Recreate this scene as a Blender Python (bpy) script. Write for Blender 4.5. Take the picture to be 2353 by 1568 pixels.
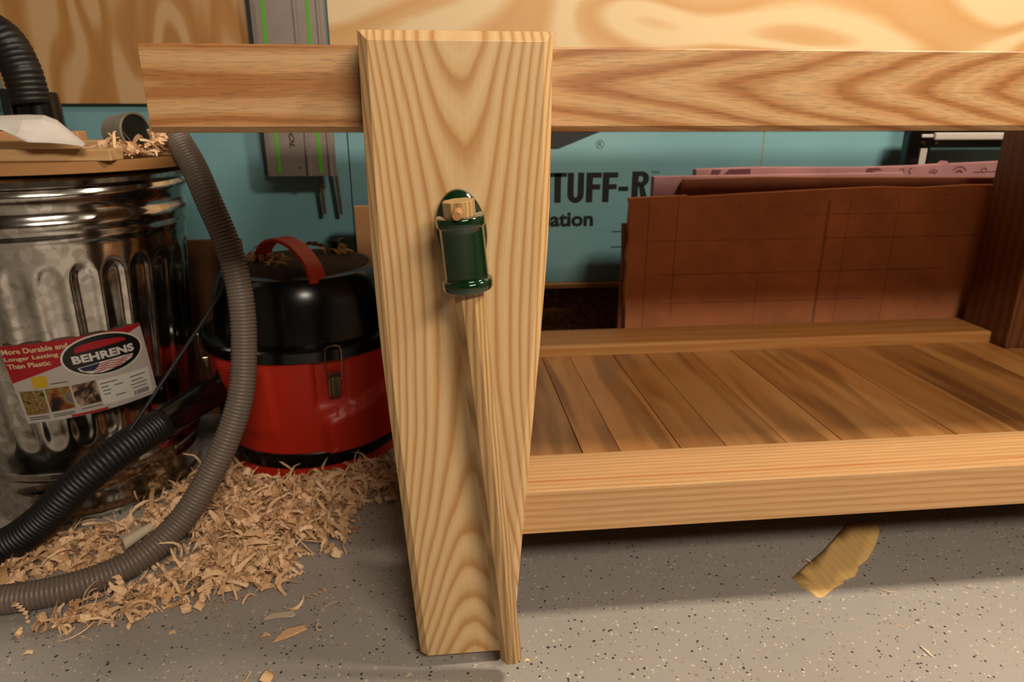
import bpy, bmesh, math, random
from mathutils import Vector, Matrix, noise as mnoise
# ------------------------------------------------------------------ start
for o in list(bpy.data.objects): bpy.data.objects.remove(o, do_unlink=True)
S = bpy.context.scene
COL = S.collection
PI = math.pi
rng = random.Random(7)

# ------------------------------------------------------------------ camera (24 mm, tilted down, turned a little right)
CAM_H = 0.785
pitch = math.atan(524.0/1569.0); yaw = math.atan(0.1047)
Fv = Vector((math.sin(yaw)*math.cos(pitch), math.cos(yaw)*math.cos(pitch), -math.sin(pitch)))
Rv = Vector((math.cos(yaw), -math.sin(yaw), 0)); Uv = Rv.cross(Fv)
cd = bpy.data.cameras.new('camera'); cam = bpy.data.objects.new('camera', cd); COL.objects.link(cam)
m = Matrix((Rv, Uv, -Fv)).transposed().to_4x4(); m.translation = (0, 0, CAM_H); cam.matrix_world = m
cd.sensor_width = 36.0; cd.lens = 24.005; cd.clip_start = 0.02
cd.dof.use_dof = True; cd.dof.focus_distance = 0.83; cd.dof.aperture_fstop = 6.5
S.camera = cam

# ------------------------------------------------------------------ world, lamps, exposure
w = bpy.data.worlds.new('world'); S.world = w; w.use_nodes = True
w.node_tree.nodes['Background'].inputs[0].default_value = (1.0, 0.8, 0.6, 1)
w.node_tree.nodes['Background'].inputs[1].default_value = 0.004
S.view_settings.view_transform = 'Standard'; S.view_settings.look = 'None'
S.view_settings.gamma = 1.0; S.view_settings.use_curve_mapping = False
S.view_settings.exposure = 0.42

def area(name, loc, sx, sy, power, col, aim=None):
    d = bpy.data.lights.new(name, 'AREA'); d.shape = 'RECTANGLE'; d.size = sx; d.size_y = sy
    d.energy = power; d.color = col
    o = bpy.data.objects.new(name, d); COL.objects.link(o); o.location = loc
    if aim: o.rotation_euler = (Vector(aim)-Vector(loc)).to_track_quat('-Z', 'Y').to_euler()
    return o
area('ceiling_lamp', (1.45, 0.50, 2.32), 0.40, 0.26, 52, (1.0, 0.87, 0.70))
area('ceiling_lamp', (0.75, -1.45, 2.38), 1.2, 0.5, 92, (1.0, 0.87, 0.72), aim=(.4, .9, .5))

# ------------------------------------------------------------------ material helpers
def lin(c):
    if isinstance(c, str):
        c = tuple(int(c[i:i+2], 16)/255 for i in (0, 2, 4))
    return tuple(.72*(v/12.92 if v <= .04045 else ((v+.055)/1.055)**2.4) for v in c[:3]) + (1,)

class NT:
    def __init__(s, name):
        s.m = bpy.data.materials.new(name); s.m.use_nodes = True; s.t = s.m.node_tree
        s.b = s.t.nodes['Principled BSDF']
    def n(s, t, **k):
        x = s.t.nodes.new(t)
        for a, b in k.items(): setattr(x, a, b)
        return x
    def l(s, a, b): s.t.links.new(a, b)
    def put(s, x, i, v):
        if v is None: return
        if hasattr(v, 'is_linked') or hasattr(v, 'links'): s.l(v, x.inputs[i])
        else: x.inputs[i].default_value = v
    def math(s, op, a, b=None, c=None, clamp=False):
        x = s.n('ShaderNodeMath', operation=op, use_clamp=clamp)
        s.put(x, 0, a); s.put(x, 1, b); s.put(x, 2, c); return x.outputs[0]
    def pos(s): return s.n('ShaderNodeNewGeometry').outputs['Position']
    def sep(s, v):
        x = s.n('ShaderNodeSeparateXYZ'); s.l(v, x.inputs[0]); return x.outputs
    def comb(s, a, b, c):
        x = s.n('ShaderNodeCombineXYZ'); s.put(x, 0, a); s.put(x, 1, b); s.put(x, 2, c); return x.outputs[0]
    def vmul(s, v, k):
        x = s.n('ShaderNodeVectorMath', operation='MULTIPLY'); s.l(v, x.inputs[0]); x.inputs[1].default_value = k; return x.outputs[0]
    def vadd(s, v, k):
        x = s.n('ShaderNodeVectorMath', operation='ADD'); s.l(v, x.inputs[0])
        s.put(x, 1, k); return x.outputs[0]
    def noise(s, v, scale=1., detail=2., rough=.5, dist=0., out=0):
        x = s.n('ShaderNodeTexNoise'); s.l(v, x.inputs['Vector']); x.inputs['Scale'].default_value = scale
        x.inputs['Detail'].default_value = detail; x.inputs['Roughness'].default_value = rough
        x.inputs['Distortion'].default_value = dist; return x.outputs[out]
    def ramp(s, f, stops, interp='LINEAR'):
        x = s.n('ShaderNodeValToRGB'); x.color_ramp.interpolation = interp; s.l(f, x.inputs[0])
        e = x.color_ramp.elements
        while len(e) < len(stops): e.new(.5)
        for i, (p, c) in enumerate(stops):
            e[i].position = p; e[i].color = lin(c) if isinstance(c, str) or len(c) == 3 else c
        return x.outputs[0]
    def mix(s, f, a, b, mode='MIX'):
        x = s.n('ShaderNodeMix', data_type='RGBA', blend_type=mode)
        s.put(x, 0, f); s.put(x, 6, a); s.put(x, 7, b); return x.outputs[2]
    def bump(s, h, strength=.2, dist=.001):
        x = s.n('ShaderNodeBump'); x.inputs['Strength'].default_value = strength; x.inputs['Distance'].default_value = dist
        s.l(h, x.inputs['Height']); s.l(x.outputs[0], s.b.inputs['Normal'])

def G(v): return (v, v, v, 1)

def plain(name, col, rough=.5, metal=0., coat=0., spec=.5, var=0., vscale=20, bump=0.):
    t = NT(name); c = lin(col)
    t.b.inputs['Base Color'].default_value = c; t.b.inputs['Roughness'].default_value = rough
    t.b.inputs['Metallic'].default_value = metal; t.b.inputs['Coat Weight'].default_value = coat
    t.b.inputs['Coat Roughness'].default_value = .06
    t.b.inputs['Specular IOR Level'].default_value = spec
    if var:
        n = t.noise(t.pos(), vscale, 4, .6)
        k = t.ramp(n, [(.3, G(1-var)), (.7, G(1))])
        t.l(t.mix(1., c, k, 'MULTIPLY'), t.b.inputs['Base Color'])
        if bump: t.bump(n, bump, .002)
    return t.m

def wood(name, grain, across, depth, u0, v0, B, K1, K2, e, stops, kd=0., nz=(2.0, 14.0, .55), fib=.12,
         pore=.0, rough=.42, coat=.0, random_offset=False, tint=0., fine=0., streak=None, n2=(6., 60., .12), fk=420.):
    """grain/across/depth: 'X','Y','Z'.  rings = K1*sqrt(v^2+e^2)+K2*v^2 - B(u-u0)^2 + kd*w + noise"""
    t = NT(name); P = t.pos()
    if random_offset:
        r = t.n('ShaderNodeObjectInfo').outputs['Random']
        off = t.comb(t.math('MULTIPLY', r, 7.3), t.math('MULTIPLY', r, 5.1), t.math('MULTIPLY', r, 9.7))
        P2 = t.vadd(P, off)
    else: P2 = P
    ax = {'X': 0, 'Y': 1, 'Z': 2}
    so = t.sep(P); so2 = t.sep(P2)
    u, v, d = so[ax[grain]], so[ax[across]], so[ax[depth]]
    U2, V2, D2 = so2[ax[grain]], so2[ax[across]], so2[ax[depth]]
    nv = t.comb(t.math('MULTIPLY', U2, nz[0]), t.math('MULTIPLY', V2, nz[1]), t.math('MULTIPLY', D2, nz[1]))
    n1 = t.math('SUBTRACT', t.noise(nv, 1., 2., .5), .5)
    nv2 = t.comb(t.math('MULTIPLY', U2, n2[0]), t.math('MULTIPLY', V2, n2[1]), t.math('MULTIPLY', D2, n2[1]))
    n2o = t.math('SUBTRACT', t.noise(nv2, 1., 3., .6), .5)
    vv = t.math('SUBTRACT', v, v0)
    v2 = t.math('MULTIPLY', vv, vv)
    a = t.math('MULTIPLY', t.math('SQRT', t.math('ADD', v2, e*e)), K1)
    a = t.math('ADD', a, t.math('MULTIPLY', v2, K2))
    uu = t.math('SUBTRACT', u, u0)
    a = t.math('SUBTRACT', a, t.math('MULTIPLY', t.math('MULTIPLY', uu, uu), B))
    a = t.math('ADD', a, t.math('MULTIPLY', d, kd))
    a = t.math('ADD', a, t.math('MULTIPLY', n1, nz[2]*4))
    a = t.math('ADD', a, t.math('MULTIPLY', n2o, n2[2]*4))
    if random_offset: a = t.math('ADD', a, t.math('MULTIPLY', r, 3.7))
    f = t.math('FRACT', a)
    col = t.ramp(f, stops)
    if fine:
        f2 = t.math('FRACT', t.math('ADD', t.math('MULTIPLY', a, 4.3), t.math('MULTIPLY', n2o, 1.5)))
        k = t.ramp(f2, [(0, G(1-fine)), (.5, G(1)), (1, G(1-fine))])
        col = t.mix(1., col, k, 'MULTIPLY')
    fv = t.comb(t.math('MULTIPLY', U2, 9.), t.math('MULTIPLY', V2, fk), t.math('MULTIPLY', D2, fk))
    fn = t.noise(fv, 1., 3., .6)
    col = t.mix(1., col, t.ramp(fn, [(.3, G(1-fib)), (.62, G(1.0))]), 'MULTIPLY')
    if pore:
        pv = t.comb(t.math('MULTIPLY', U2, 45.), t.math('MULTIPLY', V2, 700.), t.math('MULTIPLY', D2, 700.))
        pn = t.noise(pv, 1., 1., .5)
        pk = t.ramp(pn, [(.56, G(1)), (.68, G(1-pore))])
        col = t.mix(1., col, pk, 'MULTIPLY')
    if tint:
        wn = t.n('ShaderNodeTexWhiteNoise', noise_dimensions='1D')
        t.l(t.n('ShaderNodeObjectInfo').outputs['Random'], wn.inputs['W'])
        k = t.ramp(wn.outputs['Value'], [(0, (1-tint, 1-tint*1.1, 1-tint*1.2, 1)), (1, G(1))])
        col = t.mix(1., col, k, 'MULTIPLY')
        lg = t.comb(t.math('MULTIPLY', U2, 1.6), t.math('MULTIPLY', V2, 16.), 0.)
        k = t.ramp(t.noise(lg, 1., 2., .5, .4), [(.38, (.42, .36, .26, 1)), (.52, G(1))])
        col = t.mix(.75, col, k, 'MULTIPLY')
    if streak:
        axs, c0, wd, sc = streak
        s_ = t.math('ADD', so[ax[axs]], t.math('MULTIPLY', t.math('SUBTRACT', t.noise(t.comb(t.math('MULTIPLY', u, 1.5), 0., 0.), 1., 2.), .5), .012))
        g = t.math('ABSOLUTE', t.math('SUBTRACT', s_, c0))
        k = t.ramp(t.math('DIVIDE', g, wd), [(0, G(1)), (1, G(0))])
        nn = t.noise(t.comb(t.math('MULTIPLY', u, 2.2), 0., 3.), 1., 2.)
        k2 = t.math('MULTIPLY', k, t.math('MULTIPLY', t.math('SUBTRACT', nn, .25), 2.2, clamp=True), clamp=True)
        col = t.mix(k2, col, lin(sc))
    t.l(col, t.b.inputs['Base Color'])
    t.b.inputs['Roughness'].default_value = rough; t.b.inputs['Coat Weight'].default_value = coat
    t.b.inputs['Coat Roughness'].default_value = .3
    t.bump(fn, .15, .0006)
    return t.m

ASH = [(0, 'c4925a'), (.08, 'c8985f'), (.26, 'dab27c'), (.55, 'e2be8b'), (.80, 'dab27a'), (.95, 'c08a4e'), (1, 'c4925a')]
OAK = [(0, 'b5773f'), (.12, 'ba7d45'), (.3, 'd9a56c'), (.6, 'dfb27c'), (.85, 'cf9a61'), (1, 'b5773f')]
OAKR = [(0, 'c8935a'), (.2, 'd3a068'), (.55, 'ddaf7a'), (.85, 'd5a36b'), (1, 'c8935a')]
DEEP = [(0, '7d4c1c'), (.3, '966026'), (.6, 'a56f34'), (1, '8a5723')]

M = {}
M['chop'] = wood('ash_wood', 'Z', 'X', 'Y', .53, .030, 25, 38, 390, .040, ASH, kd=14, nz=(2.6, 10., .42), n2=(6., 34., .07), fib=.08, rough=.42)
M['handle'] = wood('ash_handle_wood', 'Z', 'X', 'Y', .9, -.02, 6, 120, 0, .01, [(0, '9c7443'), (.3, 'c49a64'), (.6, 'd4ac76'), (1, 'a67d4a')], kd=110, nz=(6., 30., .3), fib=.18, rough=.35)
M['peg'] = plain('peg_wood', 'c98d58', .55, var=.25, vscale=300)
M['top'] = wood('oak_benchtop_wood', 'X', 'Z', 'Y', -.20, .818, 5.6, 26, 160, .012, OAK, kd=20, nz=(3.0, 18., .22), n2=(9., 90., .06), fib=.14, pore=.25, fine=.13, rough=.45)
M['rail'] = wood('oak_rail_wood', 'X', 'Z', 'Y', .2, .40, .9, 88, 0, .01, OAKR, kd=95, nz=(1.6, 12., .3), n2=(9., 90., .1), fib=.2, rough=.45,
                 streak=('Y', .913, .0045, 'b8600c'))
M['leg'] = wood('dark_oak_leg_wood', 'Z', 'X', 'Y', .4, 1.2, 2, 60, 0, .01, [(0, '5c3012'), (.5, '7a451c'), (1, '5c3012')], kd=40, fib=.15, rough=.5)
M['shelf'] = wood('oiled_shelf_wood', 'Y', 'X', 'Z', 1.2, .3, .6, 7, 0, .05, [(0, 'c98848'), (.4, 'd39452'), (.7, 'dba05e'), (1, 'c98848')], random_offset=True, tint=.42,
                  nz=(2.2, 12., .5), fib=.14, rough=.38, coat=.15)
M['brail'] = wood('pine_rail_wood', 'X', 'Z', 'Y', .5, .3, .5, 60, 0, .01, [(0, 'bf8040'), (.5, 'cc9250'), (1, 'bf8040')], kd=30, fib=.1, rough=.45)

def plywood(name, vertical, light, dark, mid):
    t = NT(name); x, y, z = t.sep(t.pos())
    if vertical: v = t.comb(t.math('MULTIPLY', x, 5.5), 0., t.math('MULTIPLY', z, 1.5))
    else: v = t.comb(t.math('MULTIPLY', x, 1.15), 3., t.math('MULTIPLY', z, 3.6))
    n = t.noise(v, 1., 1.3, .45, .35)
    f = t.math('FRACT', t.math('MULTIPLY', n, 7.5 if vertical else 8.5))
    edge = t.noise(t.vmul(t.pos(), (60, 60, 12) if vertical else (12, 60, 60)), 1., 3.)
    f = t.math('ADD', f, t.math('MULTIPLY', t.math('SUBTRACT', edge, .5), .12))
    c = t.ramp(f, [(0, mid), (.10, dark), (.34, mid), (.50, light), (.82, light), (1, mid)])
    t.l(c, t.b.inputs['Base Color']); t.b.inputs['Roughness'].default_value = .6
    return t.m
M['ply_v'] = plywood('plywood_vertical_grain', True, 'd0a777', 'b37b40', 'bb8748')
M['ply_h'] = plywood('plywood_horizontal_grain', False, 'f2d6a4', 'dba868', 'e2b67c')
M['mdf'] = plain('mdf_board', 'a9753c', .7, var=.12, vscale=60)
M['pine'] = wood('offcut_wood', 'X', 'Z', 'Y', 0, .5, 1, 30, 0, .01, [(0, 'cf9f66'), (.5, 'e0b680'), (1, 'cf9f66')], kd=30, fib=.1, rough=.6)
M['brown_board'] = plain('brown_board', '83522e', .7, var=.15, vscale=25)
M['plank'] = plain('pale_plank', 'e6a870', .65, var=.15, vscale=25)

def floor_mat():
    t = NT('speckled_epoxy_floor'); P = t.pos()
    base = t.ramp(t.noise(P, 2.2, 5, .6), [(.3, 'a9a198'), (.7, 'b6aea4')])
    fi = t.noise(P, 260, 2, .6)
    base = t.mix(1., base, t.ramp(fi, [(.3, G(.90)), (.7, G(1))]), 'MULTIPLY')
    col = base
    for sc, thr, st in ((95., .20, [(0, 0, 'e9dfcd'), (.10, 1, ''), (.88, 2, '')], ), (150., .20, None), (60., .12, None)):
        wp = t.vadd(P, t.vmul(t.noise(P, 90, 1, .5, out=1), (.006, .006, .0)))
        vo = t.n('ShaderNodeTexVoronoi', feature='F1', voronoi_dimensions='2D'); vo.inputs['Scale'].default_value = sc
        t.l(wp, vo.inputs['Vector'])
        r, g, b = t.n('ShaderNodeSeparateColor'), None, None
        t.l(vo.outputs['Color'], r.inputs[0])
        inside = t.math('LESS_THAN', vo.outputs['Distance'], thr)
        pick_w = t.math('MULTIPLY', inside, t.math('LESS_THAN', r.outputs[0], .06))
        pick_d = t.math('MULTIPLY', inside, t.math('GREATER_THAN', r.outputs[0], .95))
        pick_t = t.math('MULTIPLY', inside, t.math('GREATER_THAN', r.outputs[1], .96))
        col = t.mix(t.math('MULTIPLY', pick_w, .85), col, lin('ddd0bb'))
        col = t.mix(t.math('MULTIPLY', pick_t, .5), col, lin('7b6650'))
        col = t.mix(t.math('MULTIPLY', pick_d, .9), col, lin('26262c'))
    t.l(col, t.b.inputs['Base Color']); t.b.inputs['Roughness'].default_value = .42
    return t.m
M['floor'] = floor_mat()

t = NT('teal_foam_facing'); x, y, z = t.sep(t.pos())
n = t.noise(t.comb(t.math('MULTIPLY', x, 3.), 0., t.math('MULTIPLY', z, 300.)), 1., 2.)
t.l(t.mix(1., t.ramp(t.noise(t.pos(), 4, 4), [(.3, '76a9b0'), (.7, '84b6bc')]), t.ramp(n, [(.3, G(.93)), (.7, G(1))]), 'MULTIPLY'), t.b.inputs['Base Color'])
t.b.inputs['Roughness'].default_value = .42; t.b.inputs['Specular IOR Level'].default_value = .8
M['teal'] = t.m
M['seam'] = plain('seam_tape', 'a58f66', .7)
M['ink'] = plain('black_ink', '0c0b0a', .6)
M['ink2'] = plain('grey_ink', '2c3a38', .6)
M['drywall'] = plain('painted_wall', '7a7064', .9)
M['ceil'] = plain('painted_ceiling', '6e675c', .9)

def osb():
    t = NT('strand_board'); P = t.vmul(t.pos(), (22, 22, 34))
    vo = t.n('ShaderNodeTexVoronoi'); t.l(t.vadd(P, t.vmul(t.noise(P, .6, 2, out=1), (2, 2, 2))), vo.inputs['Vector'])
    sc = t.n('ShaderNodeSeparateColor'); t.l(vo.outputs['Color'], sc.inputs[0])
    t.l(t.ramp(sc.outputs[0], [(0, '5d3218'), (.5, '86512a'), (1, 'a56e3e')]), t.b.inputs['Base Color'])
    t.b.inputs['Roughness'].default_value = .7
    return t.m
M['osb'] = osb()

def foam(name, col, grid):
    t = NT(name); P = t.pos(); x, y, z = t.sep(P)
    c = t.ramp(t.noise(P, 9, 5, .6), [(.3, tuple(v*.82 for v in [int(col[i:i+2], 16)/255 for i in (0, 2, 4)])), (.7, col)])
    if grid:
        for cs, lo, hi, ax_, oth in (((.505, .0015), .25, .60, x, z), ((.577, .0015), .30, .60, x, z), ((.80, .001), .25, .4, x, z), ((.965, .004), .25, .58, x, z), ((1.02, .0012), .25, .58, x, z), ((1.15, .0012), .25, .58, x, z),
                              ((.485, .0012), .505, 1.4, z, x), ((.40, .0014), .545, 1.3, z, x), ((.325, .0012), .56, 1.1, z, x), ((.545, .001), .9, 1.3, z, x)):
            dd = t.math('ABSOLUTE', t.math('SUBTRACT', ax_, cs[0]))
            k = t.math('MULTIPLY', t.math('LESS_THAN', dd, cs[1]), t.math('MULTIPLY', t.math('GREATER_THAN', oth, lo), t.math('LESS_THAN', oth, hi)))
            c = t.mix(t.math('MULTIPLY', k, .42), c, lin('3a1608'))
        sp = t.ramp(t.noise(P, 45, 3, .7), [(.27, G(.6)), (.33, G(1))])
        c = t.mix(1., c, sp, 'MULTIPLY')
    t.l(c, t.b.inputs['Base Color']); t.b.inputs['Roughness'].default_value = .75
    return t.m
M['foam_brown'] = foam('brown_board_with_lines', 'ea935a', True)
M['foam_brown2'] = foam('brown_board_plain', 'a85f3a', False)
M['pink'] = foam('pink_foam', 'c58c8c', False)
M['pinkprint'] = plain('purple_print', '6c3a40', .7)

def galv():
    t = NT('galvanised_steel'); P = t.pos()
    vo = t.n('ShaderNodeTexVoronoi'); vo.inputs['Scale'].default_value = 70; t.l(P, vo.inputs['Vector'])
    sc = t.n('ShaderNodeSeparateColor'); t.l(vo.outputs['Color'], sc.inputs[0])
    t.l(t.ramp(sc.outputs[0], [(0, 'c8c2b8'), (1, 'f4eee4')]), t.b.inputs['Base Color'])
    t.l(t.math('MULTIPLY_ADD', sc.outputs[1], .03, .13), t.b.inputs['Roughness'])
    t.b.inputs['Metallic'].default_value = 1
    t.bump(t.noise(P, 9, 2), .22, .004)
    return t.m
M['galv'] = galv()
M['alu'] = plain('brushed_aluminium', 'a89a90', .5, metal=.55, var=.1, vscale=40)
M['lime'] = plain('lime_strip', '57b414', .5)
M['steel'] = plain('steel_strip', '8c7058', .45, metal=.7)
M['green'] = plain('dark_green_enamel', '04280f', .10, coat=1., spec=.6)
M['red'] = plain('red_plastic', 'd22c14', .42, var=.08, vscale=8)
M['handle_red'] = plain('red_handle_plastic', 'ee3814', .4)
M['black'] = plain('black_plastic', '0a0a0a', .22)
M['blackm'] = plain('matte_black', '0d0b0a', .6)
M['dusty'] = plain('dusty_black', '54412a', .9, var=.6, vscale=40)
M['chrome'] = plain('chrome', 'c9b994', .25, metal=1)
M['bhose'] = plain('black_hose', '15100d', .5)
M['ghose'] = plain('grey_hose', '7d6e62', .42, var=.1, vscale=60)
M['cuff'] = plain('pale_cuff', '9c9480', .6)
M['tissue'] = plain('white_tissue', 'e6dcd2', .9)
M['cream'] = plain('cream_paper', 'd8c4a6', .8)
M['white'] = plain('white_plastic', 'd9cfc4', .4)
M['label'] = plain('label_paper', 'b9ada4', .5)
M['labelred'] = plain('label_red', 'a3081a', .5)
M['labelcream'] = plain('label_cream_ink', 'd3bf94', .5)
M['labelwhite'] = plain('label_white', 'd4ccc2', .5)
M['labelyel'] = plain('label_yellow', 'caa018', .5)
M['labelblack'] = plain('label_black', '0b0d0b', .4)
M['labelblue'] = plain('label_blue', '141a3c', .4)
def photo_mat(name, cols, sc):
    t = NT(name); n = t.noise(t.pos(), sc, 2, .6, .6)
    t.l(t.ramp(n, [(.3+.4*i/(len(cols)-1), c) for i, c in enumerate(cols)]), t.b.inputs['Base Color']); t.b.inputs['Roughness'].default_value = .45
    return t.m
M['ph1'] = photo_mat('garden_picture', ['2a2012', '8a7a2a', '6b4030', 'b0a070'], 60)
M['ph2'] = photo_mat('barbecue_picture', ['120a06', '7a2c10', '8a7428', '4a5a80'], 45)
M['ph3'] = photo_mat('cooking_picture', ['0c0604', '2c140c', '8a6c50', 'c0b8a0'], 60)

t = NT('wood_shaving'); g = t.n('ShaderNodeNewGeometry'); oi = t.n('ShaderNodeObjectInfo')
rr = t.math('FRACT', t.math('ADD', g.outputs['Random Per Island'], oi.outputs['Random']))
c = t.ramp(rr, [(0, (.56, .33, .15, 1)), (.35, (.80, .50, .27, 1)), (.7, (.88, .60, .36, 1)), (1, (.62, .36, .16, 1))])
k = t.ramp(t.noise(t.pos(), 350, 2), [(.3, G(.82)), (.7, G(1))])
t.l(t.mix(1., c, k, 'MULTIPLY'), t.b.inputs['Base Color']); t.b.inputs['Roughness'].default_value = .75
M['shaving'] = t.m
M['veneer'] = wood('veneer_shaving_wood', 'Y', 'X', 'Z', 0, 0, 0, 60, 0, .01, [(0, 'eebf74'), (.5, 'f4ca84'), (1, 'eebf74')], fib=.1, rough=.5)

# ------------------------------------------------------------------ mesh builder
class MB:
    def __init__(s): s.v = []; s.f = []
    def add(s, vs, fs):
        o = len(s.v); s.v += [Vector(p) for p in vs]; s.f += [tuple(i+o for i in f) for f in fs]; return s
    def box(s, x0, x1, y0, y1, z0, z1):
        v = [(x0,y0,z0),(x1,y0,z0),(x1,y1,z0),(x0,y1,z0),(x0,y0,z1),(x1,y0,z1),(x1,y1,z1),(x0,y1,z1)]
        return s.add(v, [(0,3,2,1),(4,5,6,7),(0,1,5,4),(1,2,6,5),(2,3,7,6),(3,0,4,7)])
    def loft(s, rings, close=True, cap=True):
        n = len(rings[0]); vs = [p for r in rings for p in r]; fs = []
        for i in range(len(rings)-1):
            for j in range(n if close else n-1):
                k = (j+1) % n; fs.append((i*n+j, i*n+k, (i+1)*n+k, (i+1)*n+j))
        if cap and close: fs.append(tuple(reversed(range(n)))); fs.append(tuple(range((len(rings)-1)*n, len(rings)*n)))
        return s.add(vs, fs)
    def tube(s, pts, r, n=16, cap=True):
        pts = [Vector(p) for p in pts]; rad = r if callable(r) else (lambda i, r=r: r)
        T = []
        for i in range(len(pts)):
            a = pts[max(i-1, 0)]; b = pts[min(i+1, len(pts)-1)]; T.append((b-a).normalized())
        up = Vector((0, 0, 1)) if abs(T[0].z) < .9 else Vector((1, 0, 0))
        N = (up - T[0]*up.dot(T[0])).normalized(); rings = []
        for i, p in enumerate(pts):
            N = (N - T[i]*N.dot(T[i])).normalized(); Bn = T[i].cross(N); q = rad(i)
            rings.append([p + N*math.cos(2*PI*j/n)*q + Bn*math.sin(2*PI*j/n)*q for j in range(n)])
        return s.loft(rings, True, cap)
    def lathe(s, prof, c, n=48, axis=None, rfun=None):
        ax = Vector(axis).normalized() if axis else Vector((0, 0, 1))
        a = Vector((1, 0, 0)) if abs(ax.x) < .9 else Vector((0, 1, 0)); a = (a-ax*a.dot(ax)).normalized(); b = ax.cross(a)
        rings = []
        for r, h in prof:
            rings.append([Vector(c)+ax*h+(a*math.cos(2*PI*j/n)+b*math.sin(2*PI*j/n))*(rfun(r, h, 2*PI*j/n) if rfun else r) for j in range(n)])
        return s.loft(rings)
    def prism(s, poly, y0, y1):          # polygon in x,z extruded in y
        n = len(poly)
        return s.add([(x, y0, z) for x, z in poly]+[(x, y1, z) for x, z in poly],
                     [tuple(range(n)), tuple(reversed(range(n, 2*n)))]+[(i, i+n, (i+1) % n+n, (i+1) % n) for i in range(n)])
    def flat(s, poly, z0, z1):           # polygon in x,y extruded in z
        n = len(poly)
        return s.add([(x, y, z0) for x, y in poly]+[(x, y, z1) for x, y in poly],
                     [tuple(reversed(range(n))), tuple(range(n, 2*n))]+[(i, (i+1) % n, (i+1) % n+n, i+n) for i in range(n)])
    def build(s, name, mat, parent=None, smooth=False, bevel=0., label=None, org=None, seg=2, angle=35):
        me = bpy.data.meshes.new(name); o = bpy.data.objects.new(name, me)
        lo = [min(p[i] for p in s.v) for i in range(3)]; hi = [max(p[i] for p in s.v) for i in range(3)]
        c = Vector(org) if org else Vector(((lo[0]+hi[0])/2, (lo[1]+hi[1])/2, lo[2]))
        me.from_pydata([p-c for p in s.v], [], s.f); me.validate()
        bm = bmesh.new(); bm.from_mesh(me); bmesh.ops.recalc_face_normals(bm, faces=bm.faces); bm.to_mesh(me); bm.free()
        me.materials.append(M[mat])
        if smooth:
            for p in me.polygons: p.use_smooth = True
            try: me.set_sharp_from_angle(angle=math.radians(angle))
            except Exception: pass
        COL.objects.link(o)
        if parent is not None:
            o.parent = parent; base = Vector((0, 0, 0)); q = parent
            while q: base += q.location; q = q.parent
            o.location = c-base
        else: o.location = c
        if bevel:
            b = o.modifiers.new('bevel', 'BEVEL'); b.width = bevel; b.segments = seg; b.limit_method = 'ANGLE'; b.angle_limit = math.radians(40)
        if label: o['label'] = label
        return o

def empty(name, loc, label, cat, group=None):
    o = bpy.data.objects.new(name, None); COL.objects.link(o); o.location = loc; o.empty_display_size = .05
    o['label'] = label; o['category'] = cat
    if group: o['group'] = group
    return o
def tag(o, label, cat, group=None, kind=None):
    o['label'] = label; o['category'] = cat
    if group: o['group'] = group
    if kind: o['kind'] = kind
    return o
def struct(o): o['kind'] = 'structure'; return o
def box(name, mat, b, parent=None, bevel=.002, **k): return MB().box(*b).build(name, mat, parent, bevel=bevel, **k)

def spline(P, step):
    P = [Vector(p) for p in P]; out = []
    Q = [P[0]*2-P[1]]+P+[P[-1]*2-P[-2]]
    for i in range(1, len(Q)-2):
        n = 40
        for k in range(n):
            t = k/n; a, b, c, d = Q[i-1:i+3]
            out.append(.5*((2*b)+(c-a)*t+(2*a-5*b+4*c-d)*t*t+(3*b-a-3*c+d)*t**3))
    out.append(P[-1].copy())
    res = [out[0]]; acc = 0
    for a, b in zip(out, out[1:]):
        L = (b-a).length
        while L > 0 and acc+L >= step:
            t = (step-acc)/L; a = a.lerp(b, t); res.append(a.copy()); L = (b-a).length; acc = 0
        acc += L
    return res
def text2d(body, offset=0., shear=0., spacing=1.):
    cu = bpy.data.curves.new('txt', 'FONT'); cu.body = body; cu.offset = offset; cu.shear = shear; cu.space_character = spacing
    cu.resolution_u = 4
    o = bpy.data.objects.new('txt', cu); COL.objects.link(o)
    dg = bpy.context.evaluated_depsgraph_get(); me = bpy.data.meshes.new_from_object(o.evaluated_get(dg))
    v = [(p.co.x, p.co.y) for p in me.vertices]; f = [tuple(p.vertices) for p in me.polygons]
    bpy.data.objects.remove(o, do_unlink=True); bpy.data.curves.remove(cu); bpy.data.meshes.remove(me)
    x0 = min(p[0] for p in v); x1 = max(p[0] for p in v); y0 = min(p[1] for p in v); y1 = max(p[1] for p in v)
    return [((x-x0)/(x1-x0), (y-y0)/(y1-y0)) for x, y in v], f
def text_on(mb, body, fn, **k):           # fn(a,b) maps unit box to the surface
    v, f = text2d(body, **k); return mb.add([fn(a, b) for a, b in v], f)

# ------------------------------------------------------------------ the room
X0, X1, Y0, YB, ZC = -2.0, 2.6, -2.1, 1.95, 2.45
struct(box('floor', 'floor', (X0-.1, X1+.1, Y0-.1, YB+.1, -.1, 0), bevel=0))
struct(box('ceiling', 'ceil', (X0-.1, X1+.1, Y0-.1, YB+.1, ZC, ZC+.1), bevel=0))
struct(box('wall_back', 'drywall', (X0-.1, X1+.1, YB, YB+.1, 0, ZC), bevel=0))
struct(box('wall_left', 'drywall', (X0-.1, X0, Y0, YB, 0, ZC), bevel=0))
struct(box('wall_right', 'drywall', (X1, X1+.1, Y0, YB, 0, ZC), bevel=0))
M['darkwall'] = plain('dark_far_wall', '4a443c', .9)
struct(box('wall_front', 'darkwall', (X0-.1, X1+.1, Y0-.1, Y0, 0, ZC), bevel=0))

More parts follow.
